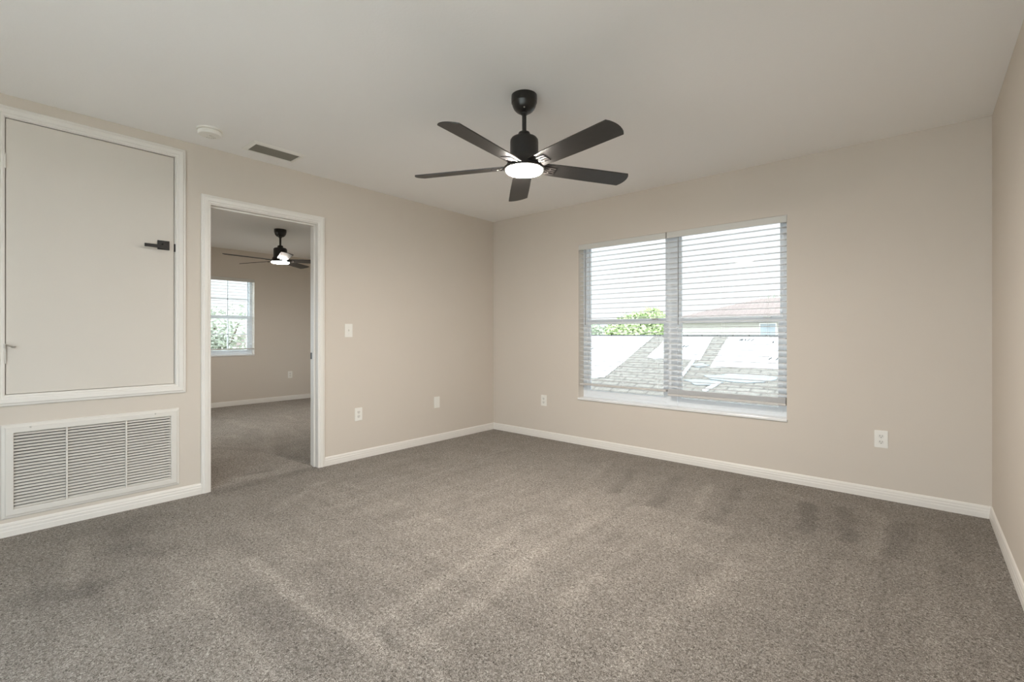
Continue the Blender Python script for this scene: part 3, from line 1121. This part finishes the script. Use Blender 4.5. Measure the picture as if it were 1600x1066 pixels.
for k, (cx_, cy_, rx, ry) in enumerate(((1.85, 3.45, .55, .22), (1.35, 3.15, .30, .14), (1.0, 3.95, .2, .1))):
    bm = bmesh.new()
    pts = [(cx_ + rx * math.cos(a) * random.uniform(.6, 1.1), cy_ + ry * math.sin(a) * random.uniform(.6, 1.1)) for a in [2 * PI * i / 18 for i in range(18)]]
    prism(bm, pts, .004, .012, lambda x, y, z: (x - cx_, y - cy_, rz_(y) - rz_(cy_) + z))
    o = link('plastic_film', bm, M['blue_film'])
    o.location = (cx_, cy_, rz_(cy_))
    tag(o, ['largest pale blue scrap of film on the grey shingles at right', 'pale blue scrap of film nearest the window', 'smallest pale blue scrap at the foot of the bare strip'][k], 'plastic film', 'scraps of pale blue film')

# neighbouring house
hs = thing('neighbouring_house', 'cream house with pinkish tan tiled roof beyond the lower roof', 'house', (1, 18, -3.0))


def hb(*a):
    x0, x1, y0, y1, z0, z1 = a
    return B(x0 - 1, x1 - 1, y0 - 18, y1 - 18, z0 + 3, z1 + 3)


link('wall', hb(-3.95, 6.5, 16, 24, -3, 1.80), M['stucco'], hs)


def hp(pts):
    return [(x - 1, y - 18, z + 3) for x, y, z in pts]


# hipped roof, and a taller gabled block to the right
slab_uv('roof', hp([(-4.5, 15.6, 1.74), (7, 15.6, 1.74), (5, 19.5, 2.75), (-1.6, 19.5, 2.75)]), .1, M['tile'], hs)
slab_uv('roof', hp([(-4.5, 15.6, 1.74), (-1.6, 19.5, 2.75), (-4.5, 24.4, 1.74)]), .1, M['tile'], hs)
slab_uv('roof', hp([(-4.5, 24.4, 1.74), (-1.6, 19.5, 2.75), (5, 19.5, 2.75), (7, 24.4, 1.74)]), .1, M['tile'], hs)
slab_uv('upper_roof', hp([(-1.75, 16.6, 2.0), (4, 16.6, 2.0), (4, 18.2, 2.58), (-1.75, 18.2, 2.58)]), .1, M['tile'], hs)
slab_uv('upper_roof', hp([(-1.75, 18.2, 2.58), (4, 18.2, 2.58), (4, 20.0, 2.0), (-1.75, 20.0, 2.0)]), .1, M['tile'], hs)
link('fascia', hb(-4.5, 7, 15.5, 15.62, 1.64, 1.76), M['stucco'], hs)
wf = link('window', hb(-.9, -.3, 15.96, 16.02, .7, 1.55), M['trim'], hs)
link('pane', hb(-.86, -.34, 15.95, 15.97, .74, 1.51), M['house_glass'], wf)


# trees: trunk, boughs and a crown of thousands of small leaves
def tree(label, loc, height, rad, lm, n_leaf, group, leaf=.10, seed=1, lobes=7, flat=.8):
    rnd = random.Random(seed)
    t = thing('tree', label, 'tree', loc, 0, group)
    bm = bmesh.new()
    segs = 5
    prev = None
    px_, py_ = 0, 0
    rr = height * .022
    for i in range(segs + 1):
        z = height * .85 * i / segs
        ring = [bm.verts.new((px_ + rr * (1 - .7 * i / segs) * math.cos(2 * PI * k / 8), py_ + rr * (1 - .7 * i / segs) * math.sin(2 * PI * k / 8), z)) for k in range(8)]
        if prev:
            for k in range(8):
                bm.faces.new((prev[k], prev[(k + 1) % 8], ring[(k + 1) % 8], ring[k]))
        prev = ring
        px_ += rnd.uniform(-.06, .06)
        py_ += rnd.uniform(-.06, .06)
    bm.faces.new(prev)
    cs = []
    for k in range(lobes):
        a = rnd.uniform(0, 2 * PI)
        q = rad * rnd.uniform(.15, .62)
        zc = height - rad * flat * rnd.uniform(.55, 1.5)
        c_ = Vector((q * math.cos(a), q * math.sin(a), zc))
        cs.append((c_, rad * rnd.uniform(.38, .6)))
        tube(bm, (0, 0, height * .4), c_, rr * .3, 6)
    link('trunk', bm, M['trunk'], t)
    bm = bmesh.new()
    for i in range(n_leaf):
        c_, r_ = rnd.choice(cs)
        v = Vector((rnd.gauss(0, 1), rnd.gauss(0, 1), rnd.gauss(0, 1))).normalized() * r_ * rnd.uniform(.55, 1.05)
        v.z *= flat
        p_ = c_ + v
        n1 = Vector((rnd.gauss(0, 1), rnd.gauss(0, 1), rnd.gauss(0, 1))).normalized()
        n2 = n1.orthogonal().normalized()
        s_ = leaf * rnd.uniform(.6, 1.3)
        q1, q2, q3, q4 = p_ + n1 * s_, p_ + n2 * s_ * .45, p_ - n1 * s_, p_ - n2 * s_ * .45
        bm.faces.new([bm.verts.new(q) for q in (q1, q2, q3, q4)])
    me = bpy.data.meshes.new('foliage')
    bm.to_mesh(me)
    bm.free()
    me.materials.append(lm)
    o = bpy.data.objects.new('foliage', me)
    COL.objects.link(o)
    o.parent = t
    return t


TG = 'trees beyond the lower roof'
tree('bright yellow green tree rising tallest beyond the lower roof', (-3.9, 12.6, -3), 5.35, 1.45, M['leaf_bright'], 9000, TG, .09, 3, 9)
tree('grey green tree at the left end of the tree line', (-9.2, 15.6, -3), 5.0, 1.9, M['leaf_grey'], 8000, TG, .09, 8, 9)
tree('grey green tree in the middle of the tree line', (-9.6, 21.5, -3), 5.6, 2.3, M['leaf_grey'], 8000, TG, .10, 11, 9)
tree('pale tree poking up behind the tiled roof at right', (-2.2, 28, -3), 6.6, 1.8, M['leaf_pale'], 2500, TG, .12, 17)
TG2 = 'trees outside the next room'
tree('pale green tree seen through the small window, at its left', (-15.5, 1.7, -3), 5.3, 1.5, M['leaf_faint'], 2600, TG2, .09, 21, 9)
tree('pale green tree lower and further right in the small window', (-18.0, 4.3, -3), 4.1, 1.5, M['leaf_faint'], 2600, TG2, .09, 23, 9)
nb = thing('distant_house', 'distant house with tan roof seen through the small window', 'house', (-24, 6.5, -3))
link('wall', B(-3, 3, -3.2, 3.2, 0, 2.9), M['stucco'], nb)
for s_ in (1, -1):
    slab_uv('roof', [(3.4 * s_, -3.6, 2.8), (3.4 * s_, 3.6, 2.8), (0, 3.6, 4.1), (0, -3.6, 4.1)][::s_], .1, M['tile'], nb)
